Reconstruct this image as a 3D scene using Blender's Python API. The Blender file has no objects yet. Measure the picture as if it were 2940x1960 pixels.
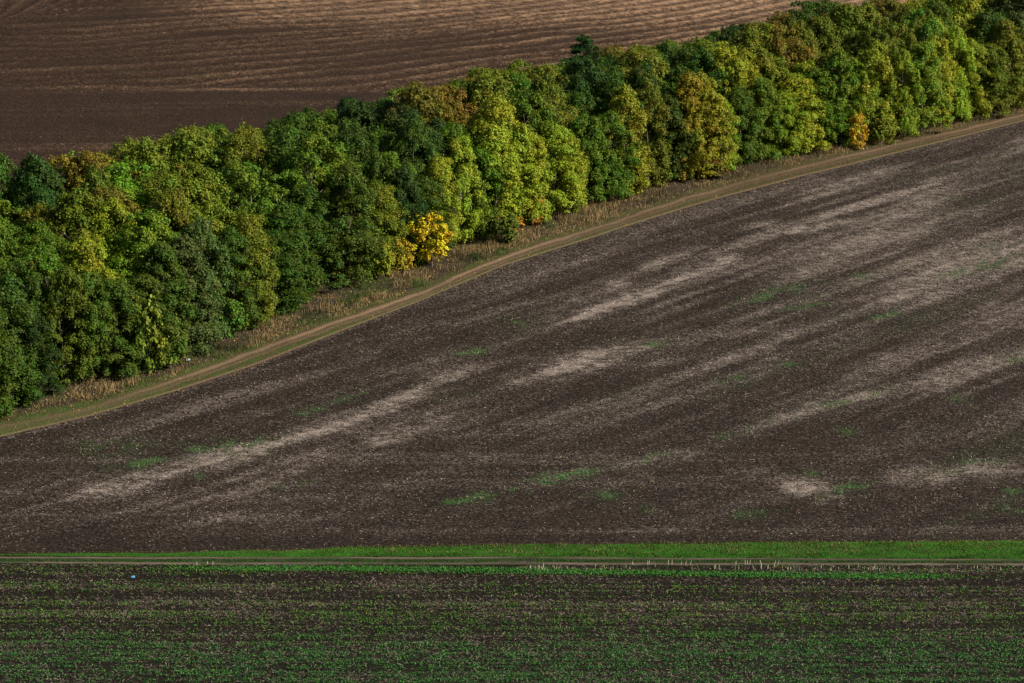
import bpy, math
import numpy as np

# ---------------------------------------------------------------- camera, sky, sun, exposure
SC = bpy.context.scene
COL = SC.collection
FPX, PITCH, CAMH = 8167.0, math.radians(11.0), 60.3      # focal length in photo pixels (100 mm), tilt, height
cd = bpy.data.cameras.new("camera"); cam = bpy.data.objects.new("camera", cd); COL.objects.link(cam)
cd.sensor_width = 36.0; cd.lens = 36.0 * FPX / 2940.0
cd.clip_start = 1.0; cd.clip_end = 6000.0
cam.location = (0, 0, CAMH); cam.rotation_euler = (math.pi / 2 - PITCH, 0, 0)
SC.camera = cam

SUN_EL, SUN_AZ = math.radians(34.0), math.radians(106.0)   # azimuth clockwise from +Y (view direction)
world = bpy.data.worlds.new("World"); SC.world = world; world.use_nodes = True
wn = world.node_tree; wn.nodes.clear()
sky = wn.nodes.new("ShaderNodeTexSky"); sky.sky_type = 'NISHITA'; sky.sun_disc = False
sky.sun_elevation = SUN_EL; sky.sun_rotation = SUN_AZ; sky.dust_density = 1.5
wb = wn.nodes.new("ShaderNodeBackground"); wb.inputs[1].default_value = 0.05
wo = wn.nodes.new("ShaderNodeOutputWorld")
wn.links.new(sky.outputs[0], wb.inputs[0]); wn.links.new(wb.outputs[0], wo.inputs[0])
sl = bpy.data.lights.new("sun", 'SUN'); sun = bpy.data.objects.new("sun", sl); COL.objects.link(sun)
sl.energy = 5.0; sl.angle = math.radians(1.5); sl.color = (1.0, 0.91, 0.78)
sun.rotation_euler = (math.pi / 2 - SUN_EL, 0, math.pi - SUN_AZ)
sun.location = (120, -40, 150)
SC.view_settings.view_transform = 'Standard'; SC.view_settings.look = 'None'
SC.view_settings.gamma = 1.0; SC.view_settings.use_curve_mapping = False
SC.view_settings.exposure = 0.8
SC.cycles.max_bounces = 6; SC.cycles.transparent_max_bounces = 4
SC.cycles.diffuse_bounces = 3; SC.cycles.transmission_bounces = 4

# ---------------------------------------------------------------- terrain and photo-to-ground helpers
FW = np.array([0, math.cos(PITCH), -math.sin(PITCH)]); UP = np.array([0, math.sin(PITCH), math.cos(PITCH)])

def gz(x, y):
    """valley floor in front, hillside rising away behind the farm track"""
    x = np.asarray(x, float); y = np.asarray(y, float)
    r = 7.0 * np.logaddexp(0, (y - 224.0) / 7.0)
    r = np.where(r < 260, r, 260 + 200 * np.tanh((r - 260) / 200))
    return 0.12 * r

def unp(p):
    """photo pixels -> points on the terrain"""
    p = np.asarray(p, float)
    d = FW + np.outer((p[:, 0] - 1470) / FPX, [1, 0, 0]) + np.outer((980 - p[:, 1]) / FPX, UP)
    lo = np.full(len(p), 120.0); hi = np.full(len(p), 1500.0)
    for _ in range(50):
        m = (lo + hi) / 2; q = d * m[:, None]
        a = q[:, 2] + CAMH > gz(q[:, 0], q[:, 1])
        lo = np.where(a, m, lo); hi = np.where(a, hi, m)
    q = d * lo[:, None]; q[:, 2] += CAMH
    return q

def prj(x, y, z):
    q = np.stack([x, y, np.asarray(z) - CAMH], -1); w = q @ FW
    return 1470 + FPX * q[..., 0] / w, 980 - FPX * (q @ UP) / w

def hsh(i, j, s):
    n = (i.astype(np.int64) * 374761393 + j.astype(np.int64) * 668265263 + s * 1442695041) & 0x7fffffff
    n = ((n ^ (n >> 13)) * 1274126177) & 0x7fffffff
    return ((n ^ (n >> 16)) & 0xffff) / 65535.0

def noise(x, y, s=0):
    x = np.asarray(x, float); y = np.asarray(y, float)
    i = np.floor(x); j = np.floor(y); fx = x - i; fy = y - j
    fx = fx * fx * (3 - 2 * fx); fy = fy * fy * (3 - 2 * fy)
    a = hsh(i, j, s); b = hsh(i + 1, j, s); c = hsh(i, j + 1, s); d = hsh(i + 1, j + 1, s)
    return (a * (1 - fx) + b * fx) * (1 - fy) + (c * (1 - fx) + d * fx) * fy

def fbm(x, y, s=0, o=3):
    v = 0; a = 0.5; t = 0
    for k in range(o):
        v = v + a * noise(x * 2 ** k, y * 2 ** k, s + 17 * k); t += a; a *= 0.55
    return v / t

def sstep(a, b, v):
    t = np.clip((v - a) / (b - a), 0, 1); return t * t * (3 - 2 * t)

def line_y(px):
    """polyline in photo pixels -> y as a function of x on the ground, extended straight"""
    q = unp(px); X, Y = q[:, 0], q[:, 1]
    def fn(x):
        x = np.asarray(x, float); y = np.interp(x, X, Y)
        sl0 = (Y[3] - Y[0]) / (X[3] - X[0]); sl1 = (Y[-1] - Y[-4]) / (X[-1] - X[-4])
        y = np.where(x < X[0], Y[0] + (x - X[0]) * sl0, y)
        return np.where(x > X[-1], Y[-1] + (x - X[-1]) * sl1, y)
    return fn

FRONT = line_y([(0, 1190), (191, 1123), (446, 1046), (670, 957), (872, 850), (1159, 766), (1389, 685), (1641, 613),
                (1857, 540), (2125, 478), (2384, 428), (2621, 386), (2774, 348), (2938, 314)])
TRACK = line_y([(0, 1231), (255, 1180), (485, 1103), (701, 1027), (893, 957), (1199, 850), (1389, 768), (1561, 705),
                (1700, 664), (1857, 611), (1991, 567), (2200, 511), (2391, 463), (2583, 417), (2774, 375), (2938, 333)])
EDGE = line_y([(0, 1257), (255, 1198), (510, 1123), (733, 1049), (1000, 944), (1199, 869), (1446, 764), (1700, 684),
               (1812, 646), (2036, 578), (2300, 508), (2430, 477), (2774, 391), (2938, 349)])
DIRB = np.array([0.6868, 0.7269]); NRM = np.array([-0.7269, 0.6868])     # along the tree belt, and into it

# ---------------------------------------------------------------- mesh helpers
def mesh_np(name, verts, faces, mat=None, smooth=False, attrs=None, parent=None):
    me = bpy.data.meshes.new(name)
    verts = np.ascontiguousarray(verts, np.float32); faces = np.ascontiguousarray(faces, np.int32)
    n, k = faces.shape
    me.vertices.add(len(verts)); me.vertices.foreach_set("co", verts.ravel())
    me.loops.add(n * k); me.loops.foreach_set("vertex_index", faces.ravel())
    me.polygons.add(n); me.polygons.foreach_set("loop_start", np.arange(0, n * k, k, dtype=np.int32))
    me.polygons.foreach_set("use_smooth", np.full(n, smooth, bool))
    for an, av in (attrs or {}).items():
        av = np.asarray(av, np.float32)
        if av.ndim == 1:
            a = me.attributes.new(an, 'FLOAT', 'POINT'); a.data.foreach_set("value", av)
        else:
            c = np.ones((len(av), 4), np.float32); c[:, :av.shape[1]] = av
            a = me.attributes.new(an, 'FLOAT_COLOR', 'POINT'); a.data.foreach_set("color", c.ravel())
    me.update(calc_edges=True)
    if mat: me.materials.append(mat)
    o = bpy.data.objects.new(name, me); COL.objects.link(o)
    if parent: o.parent = parent
    return o

def tag(o, label=None, cat=None, group=None, kind=None):
    if label: o["label"] = label
    if cat: o["category"] = cat
    if group: o["group"] = group
    if kind: o["kind"] = kind
    return o

def grid_faces(nr, nc):
    i = np.arange(nr - 1)[:, None] * nc + np.arange(nc - 1)[None, :]
    i = i.ravel(); return np.stack([i, i + 1, i + nc + 1, i + nc], 1)

def sheet(name, X, Y, mat, dz=0.0, extra=None, attrs=None):
    Z = gz(X, Y) + dz + (0 if extra is None else extra)
    nr, nc = X.shape
    o = mesh_np(name, np.stack([X, Y, Z], -1).reshape(-1, 3), grid_faces(nr, nc), mat, True,
                {k: v.reshape(-1, *v.shape[2:]) for k, v in (attrs or {}).items()})
    return o

# ---------------------------------------------------------------- materials
class NT:
    def __init__(s, name):
        s.m = bpy.data.materials.new(name); s.m.use_nodes = True; s.t = s.m.node_tree; s.t.nodes.clear()
        s.out = s.n("ShaderNodeOutputMaterial")
    def n(s, t, **kw):
        nd = s.t.nodes.new(t)
        for k, v in kw.items(): setattr(nd, k, v)
        return nd
    def l(s, a, b): s.t.links.new(a, b)
    def val(s, sock, v):
        if hasattr(v, "links") or isinstance(v, bpy.types.NodeSocket): s.l(v, sock)
        elif isinstance(v, (tuple, list)) and len(v) == 3 and sock.type == 'RGBA': sock.default_value = (*v, 1)
        else: sock.default_value = v
    def math(s, op, a, b=0.0, clamp=False):
        nd = s.n("ShaderNodeMath", operation=op, use_clamp=clamp); s.val(nd.inputs[0], a); s.val(nd.inputs[1], b); return nd.outputs[0]
    def mix(s, f, a, b, bt='MIX'):
        nd = s.n("ShaderNodeMix", data_type='RGBA', blend_type=bt, clamp_factor=True)
        s.val(nd.inputs[0], f); s.val(nd.inputs[6], a); s.val(nd.inputs[7], b); return nd.outputs[2]
    def rng(s, v, a, b, c=0.0, d=1.0):
        nd = s.n("ShaderNodeMapRange"); s.val(nd.inputs[0], v)
        for k, q in zip((1, 2, 3, 4), (a, b, c, d)): nd.inputs[k].default_value = q
        return nd.outputs[0]
    def attr(s, name, out="Fac"): return s.n("ShaderNodeAttribute", attribute_name=name).outputs[out]
    def coord(s, scale=(1, 1, 1), rot=0.0):
        tc = s.n("ShaderNodeTexCoord"); mp = s.n("ShaderNodeMapping"); s.l(tc.outputs["Object"], mp.inputs[0])
        mp.inputs["Scale"].default_value = scale; mp.inputs["Rotation"].default_value = (0, 0, rot); return mp.outputs[0]
    def noise(s, vec, scale, detail=3.0, rough=0.55):
        nd = s.n("ShaderNodeTexNoise"); s.l(vec, nd.inputs["Vector"]); nd.inputs["Scale"].default_value = scale
        nd.inputs["Detail"].default_value = detail; nd.inputs["Roughness"].default_value = rough; return nd.outputs[0]
    def bsdf(s, col, rough=0.9, spec=0.1, normal=None):
        b = s.n("ShaderNodeBsdfPrincipled"); s.val(b.inputs["Base Color"], col); b.inputs["Roughness"].default_value = rough
        b.inputs["Specular IOR Level"].default_value = spec
        if normal is not None: s.l(normal, b.inputs["Normal"])
        return b.outputs[0]
    def bump(s, h, strength, dist):
        b = s.n("ShaderNodeBump"); b.inputs["Strength"].default_value = strength; b.inputs["Distance"].default_value = dist
        s.l(h, b.inputs["Height"]); return b.outputs[0]
    def end(s, sh): s.l(sh, s.out.inputs[0]); return s.m

def soil_mat(name, dark, light, straw, green, bump=0.12, grain=3.2):
    """tilled soil: clods, straw specks as dense as the sheet's straw attribute, weeds as dense as its green attribute"""
    t = NT(name); v = t.coord(); vx = t.coord((0.6, 1.0, 1.0))
    clod = t.noise(v, grain, 4, 0.7); fine = t.noise(v, grain * 3.1, 3, 0.65); big = t.noise(v, 0.16, 3)
    c = t.mix(t.rng(clod, 0.38, 0.64), dark, light)
    c = t.mix(t.rng(fine, 0.52, 0.36, 0.0, 0.75), c, tuple(0.45 * q for q in dark))
    c = t.mix(t.rng(big, 0.3, 0.7, 0.0, 0.35), c, tuple(0.7 * q for q in dark))
    st = t.noise(vx, grain * 1.9, 4, 0.8)
    cover = t.math('MULTIPLY', t.attr("straw"), t.rng(t.noise(t.coord((0.6, 1.0, 1.0), 0.5), 1.3, 4, 0.7), 0.34, 0.66, 0.45, 1.45))
    th = t.math('ADD', st, t.math('MULTIPLY', cover, 0.24))
    sf = t.math('MULTIPLY', t.rng(th, 0.56, 0.76), t.rng(cover, 0.0, 1.0, 0.35, 0.92))
    c = t.mix(sf, c, t.mix(t.rng(fine, 0.3, 0.7), tuple(0.6 * q for q in straw), straw))
    gf = t.math('MULTIPLY', t.rng(t.math('ADD', fine, t.math('MULTIPLY', t.attr("green"), 0.25)), 0.52, 0.66), t.rng(t.attr("green"), 0.02, 0.5))
    c = t.mix(gf, c, green)
    h = t.math('ADD', clod, t.math('MULTIPLY', fine, 0.4))
    return t.end(t.bsdf(c, 0.95, 0.06, t.bump(h, 1.0, bump)))

M = {}
M['tilled'] = soil_mat("tilled_soil", (0.0075, 0.0054, 0.0040), (0.040, 0.0280, 0.0205), (0.34, 0.285, 0.245), (0.035, 0.085, 0.022))
M['far'] = soil_mat("far_soil", (0.010, 0.0060, 0.0040), (0.048, 0.0285, 0.019), (0.34, 0.215, 0.13), (0.05, 0.09, 0.02), 0.12, 3.2)
M['near'] = soil_mat("near_soil", (0.005, 0.0042, 0.0036), (0.024, 0.0175, 0.013), (0.17, 0.12, 0.085), (0.016, 0.07, 0.014), 0.12, 4.0)

def strip_mat(name, base, base2, rut, rutcol2, grass):
    t = NT(name); v = t.coord()
    n1 = t.noise(v, 4, 4, 0.65); n2 = t.noise(v, 0.5, 3); n3 = t.noise(v, 14, 3, 0.65)
    c = t.mix(t.rng(n1, 0.35, 0.65), base, base2)
    g = t.math('MULTIPLY', t.attr("green"), t.rng(t.math('ADD', t.math('MULTIPLY', n2, 0.5), t.math('MULTIPLY', n3, 0.5)), 0.38, 0.56))
    c = t.mix(g, c, grass)
    r = t.math('MULTIPLY', t.attr("rut"), t.rng(n1, 0.15, 0.6, 0.55, 1.0))
    c = t.mix(r, c, t.mix(n3, rut, rutcol2))
    return t.end(t.bsdf(c, 0.95, 0.06, t.bump(t.math('ADD', n1, n3), 0.8, 0.08)))
M['belt_track'] = strip_mat("belt_track_dirt", (0.034, 0.024, 0.015), (0.085, 0.056, 0.034), (0.26, 0.170, 0.105), (0.18, 0.120, 0.078), (0.042, 0.070, 0.014))
M['margin'] = strip_mat("margin_litter", (0.016, 0.014, 0.010), (0.060, 0.045, 0.028), (0.12, 0.085, 0.055), (0.09, 0.07, 0.05), (0.035, 0.055, 0.014))
M['farm_track'] = strip_mat("farm_track_dirt", (0.018, 0.016, 0.012), (0.042, 0.034, 0.026), (0.20, 0.142, 0.112), (0.13, 0.096, 0.075), (0.018, 0.060, 0.008))
M['verge'] = strip_mat("verge_turf", (0.010, 0.035, 0.005), (0.035, 0.085, 0.010), (0.2, 0.15, 0.1), (0.2, 0.15, 0.1), (0.03, 0.12, 0.01))

def blade_mat(name, trans=0.25, rough=0.7, spec=0.15):
    t = NT(name); c = t.attr("tint", "Color")
    d = t.bsdf(c, rough, spec); tr = t.n("ShaderNodeBsdfTranslucent"); t.l(c, tr.inputs[0])
    mx = t.n("ShaderNodeMixShader"); mx.inputs[0].default_value = trans; t.l(d, mx.inputs[1]); t.l(tr.outputs[0], mx.inputs[2])
    return t.end(mx.outputs[0])
M['blade'] = blade_mat("grass_blade"); M['straw'] = blade_mat("dry_straw", 0.1, 0.6, 0.2)

def leaf_mat():
    """one leaf material; each crown's own object colour sets its hue, alpha how many clumps have turned"""
    t = NT("tree_leaf"); oi = t.n("ShaderNodeObjectInfo")
    sep = t.n("ShaderNodeSeparateColor"); t.l(t.attr("leafvar", "Color"), sep.inputs[0])
    clump, leaf, third = sep.outputs[0], sep.outputs[1], sep.outputs[2]
    hs = t.n("ShaderNodeHueSaturation"); t.l(oi.outputs["Color"], hs.inputs["Color"])
    t.l(t.rng(clump, 0, 1, 0.476, 0.524), hs.inputs["Hue"]); t.l(t.rng(leaf, 0, 1, 0.5, 1.65), hs.inputs["Value"])
    hs.inputs["Saturation"].default_value = 1.0
    turned = t.math('GREATER_THAN', t.math('ADD', t.math('MULTIPLY', third, 0.75), t.math('MULTIPLY', leaf, 0.25)), t.math('SUBTRACT', 1.0, oi.outputs["Alpha"]))
    ramp = t.n("ShaderNodeValToRGB"); t.l(t.math('FRACT', t.math('ADD', oi.outputs["Random"], t.math('MULTIPLY', clump, 0.35))), ramp.inputs[0])
    e = ramp.color_ramp.elements
    e[0].position = 0.0; e[0].color = (0.25, 0.20, 0.018, 1); e[1].position = 1.0; e[1].color = (0.19, 0.085, 0.018, 1)
    m = e.new(0.5); m.color = (0.23, 0.145, 0.016, 1)
    c = t.mix(t.math('MULTIPLY', turned, 0.8), hs.outputs[0], ramp.outputs[0])
    d = t.bsdf(c, 0.55, 0.15); tr = t.n("ShaderNodeBsdfTranslucent"); t.l(c, tr.inputs[0])
    mx = t.n("ShaderNodeMixShader"); mx.inputs[0].default_value = 0.2; t.l(d, mx.inputs[1]); t.l(tr.outputs[0], mx.inputs[2])
    return t.end(mx.outputs[0])
M['leaf'] = leaf_mat()

def bark_mat():
    t = NT("bark"); v = t.coord((1, 1, 0.25)); n = t.noise(v, 14, 4)
    return t.end(t.bsdf(t.mix(n, (0.05, 0.042, 0.034), (0.16, 0.135, 0.11)), 0.9, 0.1, t.bump(n, 0.6, 0.03)))
M['bark'] = bark_mat()

def plain(name, col, rough=0.5):
    t = NT(name); n = t.noise(t.coord(), 20, 2)
    return t.end(t.bsdf(t.mix(n, tuple(0.75 * q for q in col), col), rough, 0.4))
M['blue'] = plain("blue_plastic", (0.10, 0.30, 0.55)); M['white'] = plain("white_plastic", (0.7, 0.74, 0.8))

# ---------------------------------------------------------------- straw and weed density maps (bands seen on the tilled field)
def poly_field(lines, x, y):
    """sum of soft bands round ground polylines; each line = (photo points, half width m, strength)"""
    tot = np.zeros(np.shape(x))
    wob = (fbm(x / 9.0, y / 9.0, 5) - 0.5) * 4.0
    for pts, w, a in lines:
        q = unp(pts)[:, :2]; best = np.full(np.shape(x), 1e9); par = np.zeros(np.shape(x)); acc = 0
        L = np.r_[0, np.cumsum(np.hypot(*np.diff(q, axis=0).T))]
        for k in range(len(q) - 1):
            d = q[k + 1] - q[k]; l2 = d @ d
            s = np.clip(((x - q[k, 0]) * d[0] + (y - q[k, 1]) * d[1]) / l2, 0, 1)
            dist = np.hypot(x - q[k, 0] - s * d[0], y - q[k, 1] - s * d[1])
            m = dist < best; best = np.where(m, dist, best); par = np.where(m, L[k] + s * L[k + 1] - s * L[k], par)
        end = np.sin(np.clip(par / L[-1], 0.03, 0.97) * np.pi) ** 0.5
        ww = 1.45 * w * (0.45 + 0.9 * noise(par / 6.0, par * 0 + 3.3, len(pts)))
        dd = best + wob * 0.25 * min(w, 1.5)
        tot = np.maximum(tot, a * end * (0.68 * np.exp(-(dd / ww) ** 2) + 0.32 * np.exp(-(dd / (2.6 * ww)) ** 2)))
    return tot

def part1(p): return [(x * 1.0938, 980 + y * 1.0938) for x, y in p]          # lower left part of the slope
def part2(p): return [(1470 + x * 1.0938, 400 + y * 1.0938) for x, y in p]   # upper right
def part3(p): return [(1470 + x * 1.0938, 1000 + y * 1.0938) for x, y in p]  # lower right
STRAW = [
    (part1([(-40, 460), (120, 425), (250, 400), (400, 355), (600, 300), (720, 265), (800, 245), (900, 215), (1000, 180), (1100, 130), (1200, 85), (1344, 40), (1420, 20)]), 1.5, 0.75),
    (part1([(640, 290), (720, 265), (800, 245), (900, 215), (1000, 180), (1060, 155)]), 0.8, 1.0),
    (part1([(150, 415), (220, 400), (330, 378), (420, 350)]), 1.8, 0.7),
    (part1([(100, 480), (300, 450), (420, 430), (600, 395), (760, 330), (850, 300), (960, 275), (1080, 230), (1200, 180), (1344, 120)]), 1.9, 0.6),
    (part1([(720, 340), (800, 315), (900, 285)]), 1.2, 0.65),
    (part1([(300, 490), (420, 480), (620, 462), (900, 465)]), 1.3, 0.45),
    (part1([(0, 420), (160, 375), (330, 330)]), 1.2, 0.35),
    (part1([(850, 110), (960, 95), (1100, 60), (1250, 0)]), 1.6, 0.4),
    (part1([(1050, 260), (1200, 250), (1344, 215)]), 1.6, 0.35),
    (part2([(40, 520), (120, 490), (200, 460), (300, 425), (400, 380), (480, 350), (560, 320), (640, 288)]), 1.3, 0.85),
    (part2([(140, 485), (240, 445), (330, 410)]), 1.0, 1.0),
    (part2([(360, 395), (440, 365), (540, 325), (620, 295)]), 0.7, 0.95),
    (part2([(60, 455), (200, 410), (280, 380), (370, 335), (480, 290), (570, 270)]), 1.2, 0.65),
    (part2([(560, 250), (620, 235), (690, 218), (740, 210)]), 1.1, 0.6),
    (part2([(660, 255), (740, 240), (830, 220), (950, 208)]), 1.5, 0.75),
    (part2([(790, 195), (860, 188), (950, 178)]), 1.0, 0.5),
    (part2([(920, 165), (1000, 158), (1080, 150), (1200, 120)]), 1.4, 0.45),
    (part2([(980, 130), (1100, 112), (1200, 85), (1344, 60)]), 1.6, 0.45),
    (part2([(860, 260), (1000, 235), (1150, 205), (1344, 160)]), 1.6, 0.5),
    (part2([(760, 300), (900, 300), (1100, 270), (1344, 215)]), 1.7, 0.42),
    (part2([(560, 435), (700, 400), (800, 375), (1000, 350), (1200, 290), (1400, 250)]), 1.4, 0.45),
    (part2([(700, 470), (860, 430), (1000, 400), (1200, 345), (1400, 295)]), 1.2, 0.4),
    (part2([(1020, 100), (1150, 60), (1344, 35)]), 1.4, 0.4),
    (part2([(400, 520), (600, 500), (760, 500), (900, 470)]), 1.6, 0.45),
    (part3([(-40, 105), (40, 80), (120, 55), (200, 30), (300, 0), (420, -30)]), 1.9, 0.8),
    (part3([(520, 260), (650, 205), (750, 170), (900, 130), (1050, 95), (1200, 55), (1400, 15)]), 0.9, 0.6),
    (part3([(-20, 375), (100, 345), (200, 322), (300, 300), (420, 275), (560, 245)]), 0.8, 0.5),
    (part3([(660, 345), (720, 350), (790, 372), (860, 360)]), 1.7, 0.75),
    (part3([(940, 355), (1100, 330), (1220, 318), (1400, 300)]), 2.0, 0.6),
    (part3([(800, 270), (1000, 255), (1200, 225), (1400, 200)]), 1.5, 0.35),
    (part3([(0, 240), (200, 200), (420, 140), (620, 75), (900, 20)]), 1.2, 0.38),
    (part3([(300, 60), (420, 30), (560, 0)]), 1.4, 0.45),
    (part3([(950, 475), (1150, 470), (1400, 468)]), 0.7, 0.4),
    (part3([(540, 335), (640, 320), (740, 325)]), 1.6, 0.4),
]
GREEN = [
    (part1([(310, 330), (360, 320), (450, 308)]), 1.1, 0.8), (part1([(450, 300), (540, 285), (640, 268), (720, 255)]), 0.9, 0.8),
    (part1([(180, 285), (300, 275), (420, 270)]), 2.4, 0.35), (part1([(780, 195), (820, 185), (850, 175)]), 0.7, 0.85),
    (part1([(860, 165), (930, 145), (980, 125)]), 0.7, 0.7), (part1([(1100, 160), (1180, 150), (1260, 135)]), 0.8, 0.4),
    (part1([(460, 360), (540, 350)]), 0.7, 0.4), (part1([(700, 375), (830, 372)]), 0.7, 0.4),
    (part1([(1090, 430), (1220, 420), (1344, 385)]), 0.9, 0.6), (part1([(1190, 32), (1240, 27), (1275, 22)]), 0.7, 1.0),
    (part2([(-40, 490), (30, 485), (80, 475)]), 1.8, 0.4), (part2([(560, 440), (640, 420), (700, 400), (800, 375)]), 1.0, 0.6),
    (part2([(720, 448), (780, 438), (850, 428)]), 0.8, 0.5), (part2([(940, 475), (990, 458), (1050, 443)]), 0.9, 0.65),
    (part2([(1070, 365), (1140, 355), (1200, 342), (1344, 300)]), 0.9, 0.65), (part2([(880, 365), (960, 345)]), 0.7, 0.4),
    (part2([(1160, 300), (1344, 265)]), 1.1, 0.4), (part2([(340, 540), (390, 533)]), 0.8, 0.9), (part2([(1100, 160), (1200, 155)]), 0.9, 0.3),
    (part3([(-30, 375), (60, 352), (130, 335), (240, 312)]), 0.7, 0.85), (part3([(240, 312), (340, 290), (420, 272)]), 0.7, 0.5),
    (part3([(200, 388), (280, 378)]), 0.8, 0.6), (part3([(540, 92), (580, 80), (620, 68)]), 0.8, 0.75), (part3([(700, 48), (760, 35)]), 0.7, 0.55),
    (part3([(520, 245), (650, 205), (760, 168)]), 0.7, 0.5), (part3([(760, 168), (900, 130), (1000, 105)]), 0.8, 0.65), (part3([(1140, 135), (1190, 130)]), 0.8, 0.5),
    (part3([(560, 440), (620, 435), (700, 425)]), 1.0, 0.5), (part3([(820, 390), (880, 370), (950, 350)]), 0.9, 0.65), (part3([(760, 330), (810, 325)]), 0.9, 0.5),
    (part3([(1060, 335), (1200, 300), (1344, 290)]), 1.2, 0.45), (part3([(1270, 378), (1344, 372)]), 0.9, 0.6), (part3([(860, 225), (900, 218)]), 0.7, 0.6),
    (part3([(1280, 35), (1344, 25)]), 0.8, 0.6), (part3([(330, 430), (400, 420)]), 0.9, 0.35), (part3([(1300, 425), (1344, 420)]), 0.8, 0.6),
]

def rowq(x, y): return (x * -DIRB[1] + y * DIRB[0]), (x * DIRB[0] + y * DIRB[1])     # across rows, along rows

def tilled_maps(x, y):
    q, s = rowq(x, y); q = q + 2.0 * (fbm(x / 40, y / 40, 9) - 0.5)
    band = fbm(q / 2.2, s / 28.0, 3, 3); fine = noise(q / 0.7, s / 14.0, 21); blot = fbm(x / 14, y / 14, 8)
    base = 0.50 * sstep(0.36, 0.72, band * 0.55 + fbm(q / 1.0, s / 9.0, 53) * 0.2 + blot * 0.25) + 0.22 * (fine - 0.4)
    u, v = prj(x, y, gz(x, y))
    near = sstep(1180, 1330, v)                                     # the lower headland is worked along the track
    hb = fbm(x / 40.0, y / 1.6, 33)
    base = base * (1 - 0.6 * near) + near * 0.22 * sstep(0.45, 0.7, hb)
    edge = np.clip((EDGE(x) - y) / 7.0, 0, 1)                        # cleaner dark soil next to the belt track
    right = sstep(1500, 2700, u) * sstep(1400, 700, v) * 0.15
    st = 0.10 + base * (0.35 + 0.65 * edge) * (0.75 + right * 2) + right * 0.6
    st = np.maximum(st, poly_field(STRAW, x, y) * np.clip(-0.45 + 0.5 * fine + 1.3 * fbm(q / 1.1, s / 6.0, 51) + 1.1 * fbm(x / 3.0, y / 3.0, 52), 0.12, 1.3))
    st = st * (0.25 + 0.75 * sstep(0.0, 3.0, y - (219.5 + 3.0)))
    st = np.where(y > EDGE(x) - 0.9, np.maximum(st, 0.35), st)
    gr = 1.0 * poly_field(GREEN, x, y) * sstep(0.30, 0.75, fbm(x / 0.9, y / 0.9, 12)) + 0.10 * sstep(0.6, 0.75, fbm(q / 2.5, s / 30, 44)) * sstep(1200, 2000, u)
    return np.clip(st, 0, 1), np.clip(gr, 0, 1)

# ---------------------------------------------------------------- fields
TRK_Y = 219.3                                                        # where the tilled field meets the farm track strips
def axis(fine0, fine1, step, lo, hi):
    a = np.arange(fine0, fine1 + 1e-6, step); g = step * 1.25 ** np.arange(1, 60); g = np.cumsum(g)
    return np.r_[[lo], (fine0 - g[g < fine0 - lo - 20])[::-1], a, fine1 + g[g < hi - fine1 - 20], [hi]]

def mid_y(x): return np.maximum(FRONT(x) + 15.0, TRK_Y + 3.0)

def far_maps(x, y):
    # ripple lines run with the belt on the right and swing level on the left; below a tramline lies a headland worked crosswise
    q = y - (0.60 * x + 0.0031 * x * x); u, v = prj(x, y, gz(x, y))
    head = sstep(248, 264, v + 5 * np.sin(u / 400.0))
    q = q + 2.2 * (noise(x / 16, y / 16, 4) - 0.5) + 0.9 * (noise(x / 5, y / 5, 14) - 0.5)
    rip = 0.5 + 0.5 * np.sin(2 * np.pi * q / 4.3 + 5.0 * (noise(q / 9.0, x / 22.0, 70) - 0.5))
    w2 = noise(q / 0.8, x / 16.0, 72); amp = sstep(0.2, 0.75, fbm(q / 6.0, x / 20.0, 73))
    main = 0.5 + (rip - 0.5) * (0.35 + 0.65 * amp)
    hq = noise(x / 50.0, (y - 0.06 * x) / 1.3, 75); h2 = noise(x / 30.0, (y - 0.06 * x) / 0.6, 76)
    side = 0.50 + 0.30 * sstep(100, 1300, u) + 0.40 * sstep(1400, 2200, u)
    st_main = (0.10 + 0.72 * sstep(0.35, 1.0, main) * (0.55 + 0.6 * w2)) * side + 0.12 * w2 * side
    st_head = 0.10 + 0.42 * sstep(0.45, 0.85, 0.6 * hq + 0.4 * h2) * (0.6 + 0.5 * sstep(0, 900, u))
    line = np.exp(-((v - (250 + 11 * sstep(0, 1200, u))) / 4.0) ** 2) * 0.35
    top = sstep(110, 0, v) * sstep(250, 900, u) * 0.42  # sunlit look of the top centre, painted in as extra straw colour
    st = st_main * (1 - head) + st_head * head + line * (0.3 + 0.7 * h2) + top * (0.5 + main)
    relief = ((main - 0.5) * 0.62 + (w2 - 0.5) * 0.05) * (1 - head) + (hq - 0.5) * 0.10 * head
    gr = 0.30 * sstep(0.55, 0.75, fbm(x / 12, y / 3, 81)) * np.exp(-((v - 225) / 25.0) ** 2) * np.exp(-((u - 420) / 260.0) ** 2)
    return np.clip(st, 0, 1), np.clip(gr, 0, 1), relief

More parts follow.
